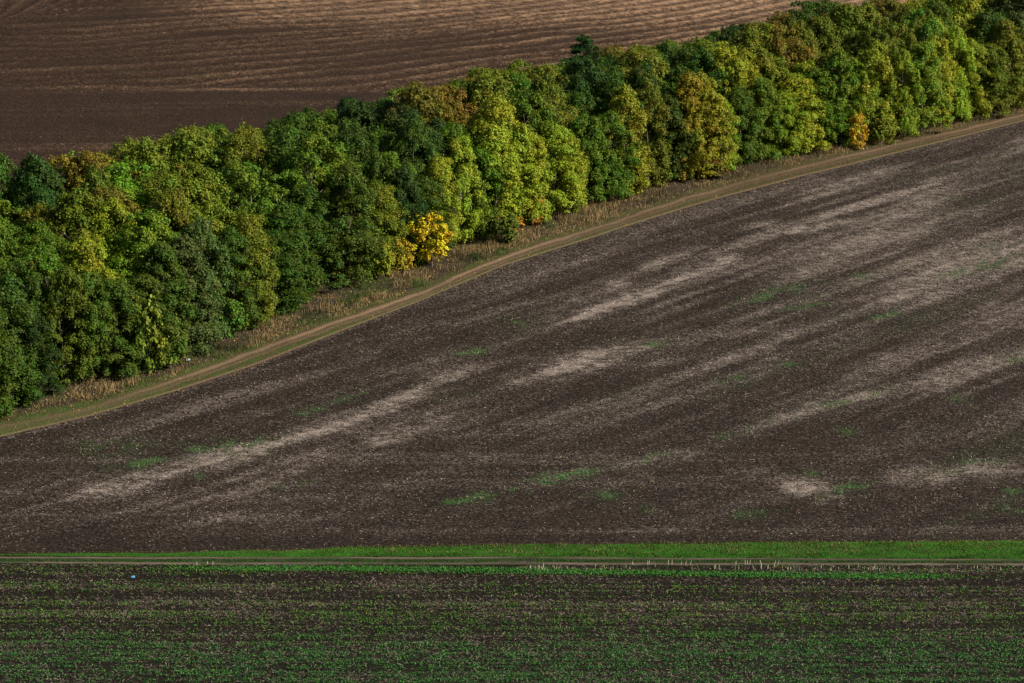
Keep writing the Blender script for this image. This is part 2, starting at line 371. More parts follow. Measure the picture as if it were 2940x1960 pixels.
def near_maps(x, y):
    u, v = prj(x, y, gz(x, y))
    wav = 0.25 * np.sin(x / 17.0 + 1) + 0.5 * (noise(x / 11, y / 11, 6) - 0.5)
    fur = noise(x / 34.0, (y + wav) / 0.36, 41); fur2 = noise(x / 40.0, (y + wav) / 1.5, 42); blot = fbm(x / 5, y / 3, 43)
    bottom = sstep(1790, 1880, v + 25 * (noise(x / 7, x * 0, 2) - 0.5))
    strip_c = 1634 + 22 * sstep(900, 2700, u); strip = np.exp(-((v - strip_c) / (8 + 3 * noise(x / 3, x * 0 + 1, 7))) ** 2) * sstep(3000, 2550, u)
    strip = strip * (0.35 + 0.65 * sstep(250, 800, u))
    gr = 0.10 + 0.62 * sstep(0.36, 0.66, 0.30 * blot + 0.50 * fur + 0.20 * fur2) * (0.55 + 0.30 * sstep(1680, 1800, v)) + 0.26 * bottom * (0.4 + fur)
    gr = gr * (1 - 0.85 * np.exp(-((v - 1665) / 14.0) ** 2) * sstep(300, 900, u))
    gr = np.maximum(gr, strip)
    st = 0.12 + 0.55 * sstep(0.40, 0.75, 0.25 * fur2 + 0.35 * fur + 0.4 * (1 - blot)) * (1 - 0.45 * bottom)
    rel = (fur - 0.5) * 0.10 + (fur2 - 0.5) * 0.10
    return np.clip(gr, 0, 1), np.clip(st, 0, 1), rel * sstep(217.0, 215.0, y)

xa = axis(-74, 106, 0.5, -1500, 1500)
# near field: valley floor in front of the farm track
ya = np.r_[-600, -200, 0, 80, 120, 150, 165, np.arange(172, TRK_Y - 0.2, 0.3), TRK_Y]
X, Y = np.meshgrid(xa[(xa > -1501)], ya)
g_, s_, r_ = near_maps(X, Y)
fade = (Y > 170)
near = sheet("near_field", X, Y, M['near'], 0, r_ * fade, {"green": 0.15 * g_, "straw": 0.4 * s_})
tag(near, "dark flat field in the foreground with green seedlings and straw", "field", kind="structure")
# tilled field on the slope between farm track and belt
tt = np.linspace(0, 1, 250)
X = np.repeat(xa[None, :], len(tt), 0); Y = TRK_Y + (mid_y(X) - TRK_Y) * tt[:, None]
st_, gr_ = tilled_maps(X, Y)
rel = 0.10 * (fbm(X / 2.2, Y / 2.2, 61) - 0.5) * sstep(0, 2, Y - 224) * sstep(0.3, 2.0, EDGE(X) - Y)
til = sheet("tilled_field", X, Y, M['tilled'], 0, rel, {"straw": st_, "green": gr_})
tag(til, "brown tilled slope with pale straw streaks below the tree belt", "field", kind="structure")
# far field beyond the belt
d1 = np.r_[np.arange(0, 190, 0.75), 190 + np.cumsum(0.6 * 1.12 ** np.arange(1, 50))]
X = np.repeat(xa[None, :], len(d1), 0); Y = mid_y(X) + d1[:, None]
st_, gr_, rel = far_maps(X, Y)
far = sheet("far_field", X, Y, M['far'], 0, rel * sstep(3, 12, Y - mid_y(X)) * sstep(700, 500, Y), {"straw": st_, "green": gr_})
tag(far, "ploughed brown field with wavy furrow lines beyond the tree belt", "field", kind="structure")

# ---------------------------------------------------------------- track strips (each a sheet a little above the one below)
def xstrip(name, pts_lo, pts_hi, mat, dz, n, maps, x0=-74, x1=106):
    """strip that runs with x between two ground lines y_lo(x), y_hi(x)"""
    xs = np.arange(x0, x1, 0.35); t = np.linspace(0, 1, n)
    lo = pts_lo(xs) + 0.3 * (fbm(xs / 1.4, xs * 0, 3) - 0.5) + 0.35 * (noise(xs / 9, xs * 0, 8) - 0.5); hi = pts_hi(xs) + 0.45 * (fbm(xs / 1.2, xs * 0 + 5, 4) - 0.5) + 0.35 * (noise(xs / 7, xs * 0 + 2, 8) - 0.5)
    Xs = np.repeat(xs[None, :], n, 0); Ys = lo[None, :] + (hi - lo)[None, :] * t[:, None]
    return sheet(name, Xs, Ys, mat, dz, None, maps(Xs, Ys, t[:, None] + 0 * Xs))

def hy(px): 
    q = unp(px); return lambda x: np.interp(x, q[:, 0], q[:, 1])
V_TOP = hy([(-900, 1593), (0, 1591), (300, 1587), (500, 1587), (700, 1581), (850, 1582), (1000, 1573), (1250, 1570), (1600, 1565), (2300, 1558), (2940, 1554), (3600, 1552)])
V_BOT = hy([(-900, 1599), (0, 1598), (1000, 1599), (1600, 1599), (2940, 1606), (3600, 1607)])
T_BOT = hy([(-900, 1620), (0, 1620), (1000, 1622), (1600, 1622), (2300, 1623), (2940, 1624), (3600, 1624)])
def ft_maps(x, y, t):
    wob = 0.12 * (fbm(x / 3, y * 0, 7) - 0.5)
    r1 = np.exp(-((t + wob - 0.20) / 0.11) ** 2); r2 = np.exp(-((t + wob - 0.84) / 0.09) ** 2)
    u, v = prj(x, y, gz(x, y)); 
    r2 = r2 * (0.55 + 0.45 * sstep(0.3, 0.6, fbm(x / 6, x * 0, 31)) * (1 - 0.5 * sstep(900, 2000, u)))
    r1 = r1 * (0.35 + 0.65 * sstep(0.3, 0.7, fbm(x / 4, y / 0.5, 32)))
    return {"rut": np.clip(np.maximum(r1, r2), 0, 1), "green": np.clip(0.75 - r1 - r2, 0, 1) * (0.7 + 0.3 * noise(x, y, 5))}
ft = xstrip("farm_track", T_BOT, lambda x: V_BOT(x) + 0.15, M['farm_track'], 0.03, 14, ft_maps)
tag(ft, "two rutted farm track with green centre crossing the foreground", "track", kind="structure")
vg = xstrip("roadside_verge", V_BOT, V_TOP, M['verge'], 0.05, 8, lambda x, y, t: {"rut": 0 * t, "green": 0.8 + 0 * t})
tag(vg, "bright green grass verge ground beside the farm track", "verge", kind="structure")

MARG0 = lambda x: EDGE(x) + 1.0
def bt_maps(x, y, t):
    c = (TRACK(x) - EDGE(x)) / np.maximum(FRONT(x) - EDGE(x), 0.5)
    dd = (y - TRACK(x)) * 0.72 + 0.8 * (fbm(x / 3, y / 3, 9) - 0.5)                                       # metres off the track centre line
    r = np.maximum(np.exp(-((dd - 0.35) / 0.42) ** 2), np.exp(-((dd + 0.75) / 0.24) ** 2) * 0.45)
    q, s = rowq(x, y)
    uu = prj(x, y, gz(x, y))[0]; r = r * (0.30 + 0.70 * sstep(250, 750, uu) * (1 - 0.55 * sstep(1400, 1900, uu)))
    r = np.maximum(r, 0.16 * np.exp(-(dd / 0.8) ** 2)) * (0.5 + 0.45 * sstep(0.3, 0.6, fbm(s / 14, s * 0, 4)))
    r = np.maximum(r, 0.6 * np.exp(-((y - EDGE(x) - 0.35) / 0.35) ** 2))
    lft = sstep(30, -10, x)
    g = (0.35 + 0.65 * lft) * (np.exp(-((dd + 1.7) / 0.65) ** 2) + 0.9 * np.exp(-((dd - 1.9) / 1.0) ** 2) + 0.3 * np.exp(-((dd + 0.3) / 0.3) ** 2)) + 0.06
    g = g + 0.55 * sstep(650, 200, uu) * (1 - np.clip(r * 1.5, 0, 1))
    return {"rut": np.clip(r, 0, 1), "green": np.clip(g, 0, 1)}
bt = xstrip("belt_track", EDGE, lambda x: TRACK(x) + 3.4, M['belt_track'], 0.06, 26, bt_maps)
tag(bt, "sandy dirt track running along the foot of the tree belt", "track", kind="structure")
mg = xstrip("belt_margin", lambda x: TRACK(x) + 2.4, lambda x: FRONT(x) + 14.0, M['margin'], 0.03, 20,
            lambda x, y, t: {"rut": 0.5 * sstep(0.62, 0.8, fbm(x / 2, y / 2, 77)), "green": 0.35 * sstep(0.5, 0.7, fbm(x / 5, y / 5, 78))})
tag(mg, "brown leaf litter ground under the edge of the trees", "ground", kind="structure")

# ---------------------------------------------------------------- scattered stuff: straw, seedlings, grass, fallen leaves
R = np.random.default_rng(11)
def pick(n, x0, x1, y0, y1, *dens):
    x = R.uniform(x0, x1, n); y = R.uniform(y0, y1, n)
    for d in dens:
        k = R.random(len(x)) < d(x, y); x, y = x[k], y[k]
    return x, y
def inview(x, y, m=120):
    u, v = prj(x, y, gz(x, y)); return (u > -m * 3) & (u < 2940 + m * 3) & (v > -m) & (v < 1960 + m)

def flats(name, x, y, z, L, W, yaw, pitch, tint, mat):
    """thin four-cornered slips (straw, leaves): centre, length, width, heading, rise"""
    d = np.stack([np.cos(yaw) * np.cos(pitch), np.sin(yaw) * np.cos(pitch), np.sin(pitch)], 1)
    roll = R.uniform(-0.9, 0.9, len(x)); s0 = np.stack([-np.sin(yaw), np.cos(yaw), 0 * yaw], 1); n0 = np.cross(d, s0)
    s = s0 * np.cos(roll)[:, None] + n0 * np.sin(roll)[:, None]
    c = np.stack([x, y, z], 1); a = d * (L / 2)[:, None]; b = s * (W / 2)[:, None]
    vv = np.stack([c - a - b * 0.6, c + b * 0.2 - b * 1.2, c + a + b * 0.4, c + b * 1.1], 1) if name.endswith("leaves") or "seedling" in name or "weed" in name \
        else np.stack([c - a - b, c + a - b, c + a + b, c - a + b], 1)
    return mesh_np(name, vv.reshape(-1, 3), np.arange(4 * len(x)).reshape(-1, 4), mat, False, {"tint": np.repeat(tint, 4, 0)})

def blades(name, x, y, z, hgt, wid, lean, tint, mat):
    az = R.uniform(0, 2 * np.pi, len(x)); fa = R.uniform(0, 2 * np.pi, len(x))
    b = np.stack([np.cos(fa), np.sin(fa), 0 * fa], 1) * (wid / 2)[:, None]
    base = np.stack([x, y, z], 1); tip = base + np.stack([np.cos(az) * lean * hgt, np.sin(az) * lean * hgt, hgt], 1)
    mid = base + (tip - base) * 0.55; mid[:, 2] += hgt * 0.08
    vv = np.stack([base - b, base + b, mid + b * 0.8, tip, mid - b * 0.8], 1)
    n = len(x); i = np.arange(n)[:, None] * 5
    return mesh_np(name, vv.reshape(-1, 3), np.concatenate([i + np.array([[0, 1, 2, 4]]), i + np.array([[4, 2, 3, 3]])], 0)[:, :4] if False else i + np.array([[0, 1, 2, 3, 4]]), mat, False, {"tint": np.repeat(tint, 5, 0)})

def tints(n, cols, p, var=0.25):
    c = np.asarray(cols, float)[R.choice(len(cols), n, p=p)]
    return np.clip(c * (1 + var * R.uniform(-1, 1, (n, 1))), 0, 1)

STRAWC = [(0.29, 0.235, 0.19), (0.20, 0.158, 0.125), (0.42, 0.355, 0.30), (0.12, 0.09, 0.07)]
# straw on the tilled slope
x, y = pick(1700000, -66, 86, TRK_Y + 0.5, 372, lambda x, y: (y < EDGE(x) + 0.4) * inview(x, y, 40), lambda x, y: np.clip(tilled_maps(x, y)[0] * 0.9 + 0.05, 0, 1))
n = len(x)
o = flats("straw_litter", x, y, gz(x, y) + R.uniform(0.02, 0.09, n), R.uniform(0.07, 0.22, n), R.uniform(0.014, 0.03, n), R.uniform(0, 6.3, n), R.normal(0, 0.3, n),
          tints(n, STRAWC, [.26, .36, .06, .32], 0.35) * (0.62 + 0.55 * np.clip(tilled_maps(x, y)[0] * 1.6, 0, 1))[:, None], M['straw'])
tag(o, "pale straw fragments strewn over the tilled slope", "straw", kind="stuff"); print("straw", n)
# weeds on the tilled slope
x, y = pick(1900000, -66, 86, TRK_Y + 2, 372, lambda x, y: (y < EDGE(x) - 1) * inview(x, y, 40), lambda x, y: np.clip(tilled_maps(x, y)[1] - 0.02, 0, 1) * 0.8)
n = len(x)
o = flats("field_weeds", x, y, gz(x, y) + R.uniform(0.03, 0.14, n), R.uniform(0.09, 0.24, n), R.uniform(0.03, 0.075, n), R.uniform(0, 6.3, n), R.uniform(0.1, 1.1, n),
          tints(n, [(0.03, 0.11, 0.022), (0.05, 0.115, 0.03), (0.12, 0.14, 0.055), (0.28, 0.24, 0.16)], [.3, .25, .22, .23], 0.35), M['blade'])
tag(o, "low green weeds growing in lines on the tilled slope", "weeds", kind="stuff"); print("weeds", n)
# straw on the far field
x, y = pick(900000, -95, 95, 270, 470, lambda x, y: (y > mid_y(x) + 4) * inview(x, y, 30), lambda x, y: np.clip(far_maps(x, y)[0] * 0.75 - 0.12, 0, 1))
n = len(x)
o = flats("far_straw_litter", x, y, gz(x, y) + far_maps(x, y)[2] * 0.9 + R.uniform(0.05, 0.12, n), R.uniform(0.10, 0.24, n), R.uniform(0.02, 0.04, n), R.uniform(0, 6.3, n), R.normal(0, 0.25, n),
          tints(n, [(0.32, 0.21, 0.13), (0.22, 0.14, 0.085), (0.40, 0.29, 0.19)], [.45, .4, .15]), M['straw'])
tag(o, "tan straw fragments strewn over the far ploughed field", "straw", kind="stuff"); print("far straw", n)
# seedlings and straw of the near field
x, y = pick(640000, -45, 45, 185, TRK_Y - 1.6, lambda x, y: inview(x, y, 30) * (y < T_BOT(x) - 0.15) * np.clip(near_maps(x, y)[0] - 0.05, 0, 1) * np.maximum(0.08 + 1.0 * sstep(0.36, 0.62, fbm(x / 0.8, y / 0.55, 91)), (prj(x, y, gz(x, y))[1] < 1672) * (near_maps(x, y)[0] > 0.5)))
n = len(x); u_, v_ = prj(x, y, gz(x, y)); bot = sstep(1760, 1880, v_)[:, None]
tn = tints(n, [(0.036, 0.130, 0.014), (0.080, 0.165, 0.018), (0.018, 0.068, 0.012), (0.16, 0.17, 0.03), (0.08, 0.07, 0.03)], [.33, .24, .23, .10, .10], 0.5)
strp = (near_maps(x, y)[0] > 0.6) & (v_ < 1670)
tn[strp] = tints(int(strp.sum()), [(0.035, 0.17, 0.02), (0.055, 0.20, 0.025)], [.5, .5], 0.3)
tn = tn * (1 + bot * np.array([[-0.3, -0.05, 0.5]]))  # cool shade tint put into the seedling colour towards the bottom edge
o = flats("seedling_crop", x, y, gz(x, y) + near_maps(x, y)[2] + R.uniform(0.03, 0.16, n), R.uniform(0.08, 0.19, n), R.uniform(0.04, 0.09, n), R.uniform(0, 6.3, n), R.uniform(-0.2, 1.0, n), tn, M['blade'])
tag(o, "low green seedlings sprouting across the near field", "seedlings", kind="stuff"); print("seedlings", n)
x, y = pick(520000, -45, 45, 185, TRK_Y - 1.6, lambda x, y: inview(x, y, 30) * (y < T_BOT(x) - 0.2) * np.clip(near_maps(x, y)[1] * 0.55, 0, 1))
n = len(x)
o = flats("stubble_straw", x, y, gz(x, y) + near_maps(x, y)[2] + R.uniform(0.03, 0.13, n), R.uniform(0.08, 0.32, n), R.uniform(0.010, 0.022, n), R.uniform(0, 6.3, n), np.abs(R.normal(0, 0.35, n)),
          tints(n, [(0.22, 0.175, 0.13), (0.15, 0.115, 0.085), (0.34, 0.29, 0.25), (0.085, 0.065, 0.05)], [.33, .3, .12, .25]), M['straw'])
tag(o, "broken straw and stubble lying in the near field", "straw", kind="stuff"); print("near straw", n)
# verge grass
x, y = pick(160000, -46, 46, 214, 232, lambda x, y: (y > V_BOT(x) - 0.1) * (y < V_TOP(x) + 0.25) * 1.0)
n = len(x); hgt = R.uniform(0.05, 0.15, n) * (0.5 + 1.1 * noise(x / 1.2, y / 0.8, 14)); hgt = hgt * (0.45 + 0.55 * sstep(-35, 0, x)); dry = R.random(n) < (0.08 + 0.25 * sstep(-0.6, 0.1, y - V_TOP(x)) + 0.35 * sstep(0.52, 0.68, fbm(x / 2.5, y / 1.2, 15)))
tn = tints(n, [(0.026, 0.095, 0.007), (0.048, 0.125, 0.010), (0.09, 0.14, 0.018)], [.45, .35, .2], 0.4); tn[dry] = tints(int(dry.sum()), [(0.20, 0.17, 0.07), (0.13, 0.14, 0.04)], [.5, .5]); hgt[dry] *= 1.5; lowb = sstep(1.3, 0.2, y - V_BOT(x)); tn = tn * (1 - 0.4 * lowb[:, None]) * (0.35 + 0.95 * fbm(x / 2.2, y / 0.6, 17))[:, None] * (1 + sstep(0.35, 0.9, (y - V_BOT(x)) / np.maximum(V_TOP(x) - V_BOT(x), 0.3))[:, None] * np.where(dry, 0.0, 1.0)[:, None] * np.array([[0.6, 0.0, 0.3]]))
o = blades("verge_grass", x, y, gz(x, y) + 0.03, hgt, R.uniform(0.03, 0.06, n), R.uniform(0.1, 0.7, n), tn, M['blade'])
tag(o, "bright green grass growing on the verge of the farm track", "grass", kind="stuff"); print("verge", n)
# grass in the middle of the farm track
x, y = pick(150000, -46, 46, 214, 222, lambda x, y: (y > T_BOT(x) + 0.55) * (y < V_BOT(x) - 0.75) * (noise(x / 0.8, y / 0.5, 3) > 0.25) * 1.0)
n = len(x)
o = blades("track_grass", x, y, gz(x, y) + 0.02, R.uniform(0.04, 0.13, n), R.uniform(0.03, 0.05, n), R.uniform(0.1, 0.7, n),
           tints(n, [(0.018, 0.075, 0.008), (0.035, 0.09, 0.012), (0.08, 0.07, 0.028)], [.5, .35, .15], 0.35), M['blade'])
tag(o, "short green grass down the centre of the farm track", "grass", kind="stuff")
# dry grass between the belt track and the trees, green grass at the field edge
x, y = pick(1100000, -60, 82, 236, 396, lambda x, y: inview(x, y, 60) * (y > TRACK(x) + 1.5) * (y < FRONT(x) + 1.6) * (0.10 + 0.9 * sstep(0.30, 0.62, fbm(x / 3.5, y / 3.5, 16)) * sstep(1.2, 2.6, y - TRACK(x))))
n = len(x); tall = sstep(0.4, 0.7, fbm(x / 2.0, y / 2.0, 18)) * sstep(1.6, 3.4, y - TRACK(x)); hgt = R.uniform(0.10, 0.28, n) + 0.75 * tall * R.random(n)
tn = tints(n, [(0.30, 0.205, 0.095), (0.19, 0.135, 0.06), (0.09, 0.10, 0.03), (0.38, 0.27, 0.13)], [.36, .28, .22, .14], 0.3)
lush = (fbm(x / 4, y / 4, 19) > 0.58) & (x < 5); tn[lush] = tints(int(lush.sum()), [(0.055, 0.10, 0.02), (0.11, 0.12, 0.03)], [.5, .5], 0.3)
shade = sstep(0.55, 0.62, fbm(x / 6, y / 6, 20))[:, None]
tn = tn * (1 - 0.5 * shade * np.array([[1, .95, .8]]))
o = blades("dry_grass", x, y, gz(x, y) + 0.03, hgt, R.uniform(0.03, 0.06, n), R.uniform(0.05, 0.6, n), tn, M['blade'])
tag(o, "tan dry grass between the dirt track and the trees", "grass", kind="stuff"); print("dry grass", n)
x, y = pick(420000, -60, 82, 236, 396, lambda x, y: inview(x, y, 60) * (y > EDGE(x) + 0.3) * (y < TRACK(x) + 3.5) * np.clip(bt_maps(x, y, 0)["green"] * 1.1 - bt_maps(x, y, 0)["rut"] * 0.9, 0, 1))
n = len(x)
o = blades("track_edge_grass", x, y, gz(x, y) + 0.05, R.uniform(0.05, 0.16, n), R.uniform(0.03, 0.06, n), R.uniform(0.1, 0.8, n),
           tints(n, [(0.050, 0.105, 0.016), (0.085, 0.115, 0.024), (0.19, 0.14, 0.065)], [.38, .32, .30], 0.35), M['blade'])
tag(o, "short green grass along the edges of the belt track", "grass", kind="stuff"); print("edge grass", n)
x, y = pick(300000, -60, 82, 236, 396, lambda x, y: inview(x, y, 60) * (y > EDGE(x) - 1.5) * (y < FRONT(x) + 0.5) * (0.06 + 0.25 * sstep(1, 5, y - TRACK(x))))
n = len(x)
o = flats("fallen_leaves", x, y, gz(x, y) + R.uniform(0.07, 0.12, n), R.uniform(0.10, 0.2, n), R.uniform(0.08, 0.16, n), R.uniform(0, 6.3, n), R.normal(0, 0.25, n),
          tints(n, [(0.40, 0.28, 0.06), (0.36, 0.19, 0.05), (0.30, 0.22, 0.12), (0.18, 0.10, 0.05)], [.3, .2, .3, .2]), M['blade'])
tag(o, "fallen yellow and brown leaves scattered along the belt track", "leaves", kind="stuff"); print("fallen", n)
# stubble standing beside the farm track
x, y = pick(40000, -12, 44, 208, 222, lambda x, y: np.exp(-((prj(x, y, gz(x, y))[1] - 1634) / 4.5) ** 2) * (prj(x, y, gz(x, y))[0] > 1500) * (0.15 + 0.85 * sstep(0.4, 0.65, fbm(x / 2, x * 0, 23))) * 0.55)
n = len(x)
o = blades("standing_stubble", x, y, gz(x, y), R.uniform(0.18, 0.42, n), R.uniform(0.035, 0.06, n), R.uniform(0.0, 0.25, n),
           tints(n, [(0.38, 0.33, 0.23), (0.28, 0.25, 0.15), (0.45, 0.41, 0.32)], [.4, .35, .25]), M['straw'])
tag(o, "short pale stubble standing in a row beside the farm track", "stubble", kind="stuff"); print("stubble", n)

# ---------------------------------------------------------------- trees
def frame(nv):
    a = np.where(np.abs(nv[:, 2:3]) < 0.9, np.array([[0, 0, 1.0]]), np.array([[1.0, 0, 0]]))
    t = np.cross(nv, a); t /= np.linalg.norm(t, axis=1, keepdims=True); return t, np.cross(nv, t)

def env(shape, t):
    t = np.clip(t, 0, 1)
    if shape == 'full': return np.clip((1 - t ** 3.6), 0, 1) ** 0.55 * (0.86 + 0.14 * np.sin(np.pi * np.clip(t * 1.15, 0, 1)))
    if shape == 'round': return np.sin(np.pi * np.clip(t, 0.02, 0.99) ** 1.05) ** 0.5
    if shape == 'spire': return (1 - 0.93 * t) ** 0.62 * (0.8 + 0.2 * np.sin(np.pi * np.clip(t * 1.4, 0, 1)))
    return np.sin(np.pi * np.clip(t * 0.92 + 0.06, 0, 1)) ** 0.55

def crown_mesh(name, seed, shape, h, Rm, z0, nc, nl, ls, rc=(0.55, 1.15)):
    r = np.random.default_rng(seed); stretch = r.uniform(0.68, 1.35, (nc, 3)) * np.array([[1.1, 1.1, 0.85]])
    t = r.random(nc) ** 0.92; az = r.uniform(0, 2 * np.pi, nc)
    ph = r.uniform(0, 6.28, 4)
    lob = 1 + 0.16 * np.sin(3 * az + ph[0] + 2.5 * t) + 0.12 * np.sin(5 * az + ph[1] - 4 * t) + 0.10 * np.sin(9 * t + ph[2] + az)
    rad = Rm * env(shape, t) * lob * np.sqrt(r.uniform(0.30, 1.0, nc))
    cz = z0 + t * (h - z0)
    cc = np.stack([rad * np.cos(az), rad * np.sin(az), cz], 1)
    cr = (rc[0] + (rc[1] - rc[0]) * r.random(nc) ** 1.3) * (0.75 + 0.25 * (1 - t))
    k = max(3, nc // 18); j = r.choice(nc, k)                         # sprigs that break the outline
    cc[j, :2] *= 1.22; cc[j, 2] += 0.4; cr[j] *= 0.6
    cv, c3 = r.random(nc), r.random(nc)
    w = cr ** 2; idx = r.choice(nc, nl, p=w / w.sum())
    out = np.stack([np.cos(az), np.sin(az), 0 * az], 1)[idx]
    d = r.normal(size=(nl, 3)); d /= np.linalg.norm(d, axis=1, keepdims=True)
    d = d + 0.42 * out + np.array([[0, 0, 0.38]]); d /= np.linalg.norm(d, axis=1, keepdims=True)
    rr = cr[idx] * (1 - 0.62 * r.random(nl) ** 2.0)
    # leaf sprays inside a clump: ragged radius by direction
    rr *= 0.80 + 0.35 * np.sin(5 * d[:, 0] + 7 * cv[idx]) * np.sin(6 * d[:, 1] + 11 * c3[idx]) * 1.0
    p = cc[idx] + d * rr[:, None] * stretch[idx]
    loose = r.random(nl) < 0.09; p[loose] += r.normal(0, 0.28, (int(loose.sum()), 3))
    p[:, 2] -= 0.18 * np.clip(np.linalg.norm((p - cc[idx])[:, :2], axis=1), 0, None) ** 1.5     # drooping rim
    p[:, 2] = np.maximum(p[:, 2], 0.12)
    nv = d + 0.55 * np.array([[0, 0, 1]]) + r.normal(0, 0.42, (nl, 3)); nv /= np.linalg.norm(nv, axis=1, keepdims=True)
    a, b = frame(nv); ang = r.uniform(0, 6.28, nl)[:, None]
    e1 = a * np.cos(ang) + b * np.sin(ang); e2 = np.cross(nv, e1)
    s = (ls * r.uniform(0.65, 1.35, nl))[:, None]
    vv = np.stack([p - e1 * s * 0.55, p - e2 * s * 0.42 + e1 * s * 0.05, p + e1 * s * 0.6 - nv * s * 0.15, p + e2 * s * 0.42 + e1 * s * 0.05], 1)
    lv = np.stack([cv[idx], r.random(nl), c3[idx]], 1)
    o = mesh_np(name, vv.reshape(-1, 3), np.arange(4 * nl).reshape(-1, 4), M['leaf'], False, {"leafvar": np.repeat(lv, 4, 0)})
    return o, cc[r.choice(nc, 9)]

def tube(pts, rad, k=6):
    pts = np.asarray(pts, float); d = np.gradient(pts, axis=0); d /= np.linalg.norm(d, axis=1, keepdims=True) + 1e-9
    a, b = frame(d); th = np.arange(k) * 2 * np.pi / k
    v = pts[:, None] + (a[:, None] * np.cos(th)[None, :, None] + b[:, None] * np.sin(th)[None, :, None]) * np.asarray(rad)[:, None, None]
    i = np.arange(len(pts) - 1)[:, None] * k + np.arange(k)[None]; i2 = np.arange(len(pts) - 1)[:, None] * k + (np.arange(k)[None] + 1) % k
    return v.reshape(-1, 3), np.stack([i, i2, i2 + k, i + k], -1).reshape(-1, 4)

def trunk_mesh(name, seed, h, r0, tips, stems=1, frac=0.82):
    r = np.random.default_rng(seed); V = []; Fc = []; n = 0
    def add(p, rd):
        nonlocal n
        v, fc = tube(p, rd); V.append(v); Fc.append(fc + n); n += len(v)
    for s in range(stems):
        off = np.zeros(2) if stems == 1 else r.normal(0, 0.18, 2)
        lean = r.normal(0, 0.05 if stems == 1 else 0.28, 2)
        zz = np.linspace(-0.25, h * frac, 8)
        pts = np.stack([off[0] + lean[0] * zz + 0.10 * np.sin(zz * 1.1 + seed), off[1] + lean[1] * zz + 0.10 * np.cos(zz * 0.9 + seed), zz], 1)
        add(pts, r0 * (1.25 - 1.1 * np.linspace(0, 1, 8)) / (1 if stems == 1 else 1.7))
    for tp in tips:
        z = max(0.25 * h, tp[2] - 0.35 * np.hypot(tp[0], tp[1]) - 0.8); z = min(z, tp[2], h * frac)
        b = np.array([np.interp(z, pts[:, 2], pts[:, 0]), np.interp(z, pts[:, 2], pts[:, 1]), z])
        m = (b + tp) / 2 + np.array([0, 0, 0.25])
        add(np.stack([b, m, tp]), np.array([0.35, 0.22, 0.07]) * r0)
    return mesh_np(name, np.concatenate(V), np.concatenate(Fc), M['bark'], True)

VAR = {}
def variant(key, seed, shape, h, Rm, z0, nc, nl, ls, r0, stems=1, rc=(0.55, 1.15), frac=0.82):
    c, tips = crown_mesh("crown", seed, shape, h, Rm, z0, nc, nl, ls, rc)
    t = trunk_mesh("trunk", seed, h, r0, tips, stems, frac)
    VAR[key] = (c.data, t.data, h)
    bpy.data.objects.remove(c); bpy.data.objects.remove(t)
for i in range(7): variant(('full', i), 100 + i, 'full', 12.0, 2.75 + 0.15 * (i % 3), 0.35, 170, 38000, 0.16, 0.16, 1, (0.36, 1.25))
for i in range(6): variant(('round', i), 200 + i, 'round', 12.0, 2.85 + 0.18 * (i % 3), 3.2, 140, 30000, 0.165, 0.17, 1, (0.36, 1.25))
for i in range(2): variant(('spire', i), 300 + i, 'spire', 14.0, 2.6, 2.5, 120, 19000, 0.19, 0.18, 1, (0.4, 0.85))
for i in range(3): variant(('shrub', i), 400 + i, 'bush', 3.2, 1.35, 0.2, 34, 5200, 0.17, 0.05, 3, (0.32, 0.6), 0.7)
variant(('sapling', 0), 500, 'bush', 5.0, 2.05, 1.15, 46, 7000, 0.20, 0.085, 1, (0.4, 0.75), 0.75)
variant(('twiggy', 0), 501, 'bush', 2.6, 0.75, 0.3, 20, 1300, 0.16, 0.04, 2, (0.22, 0.42), 0.8)

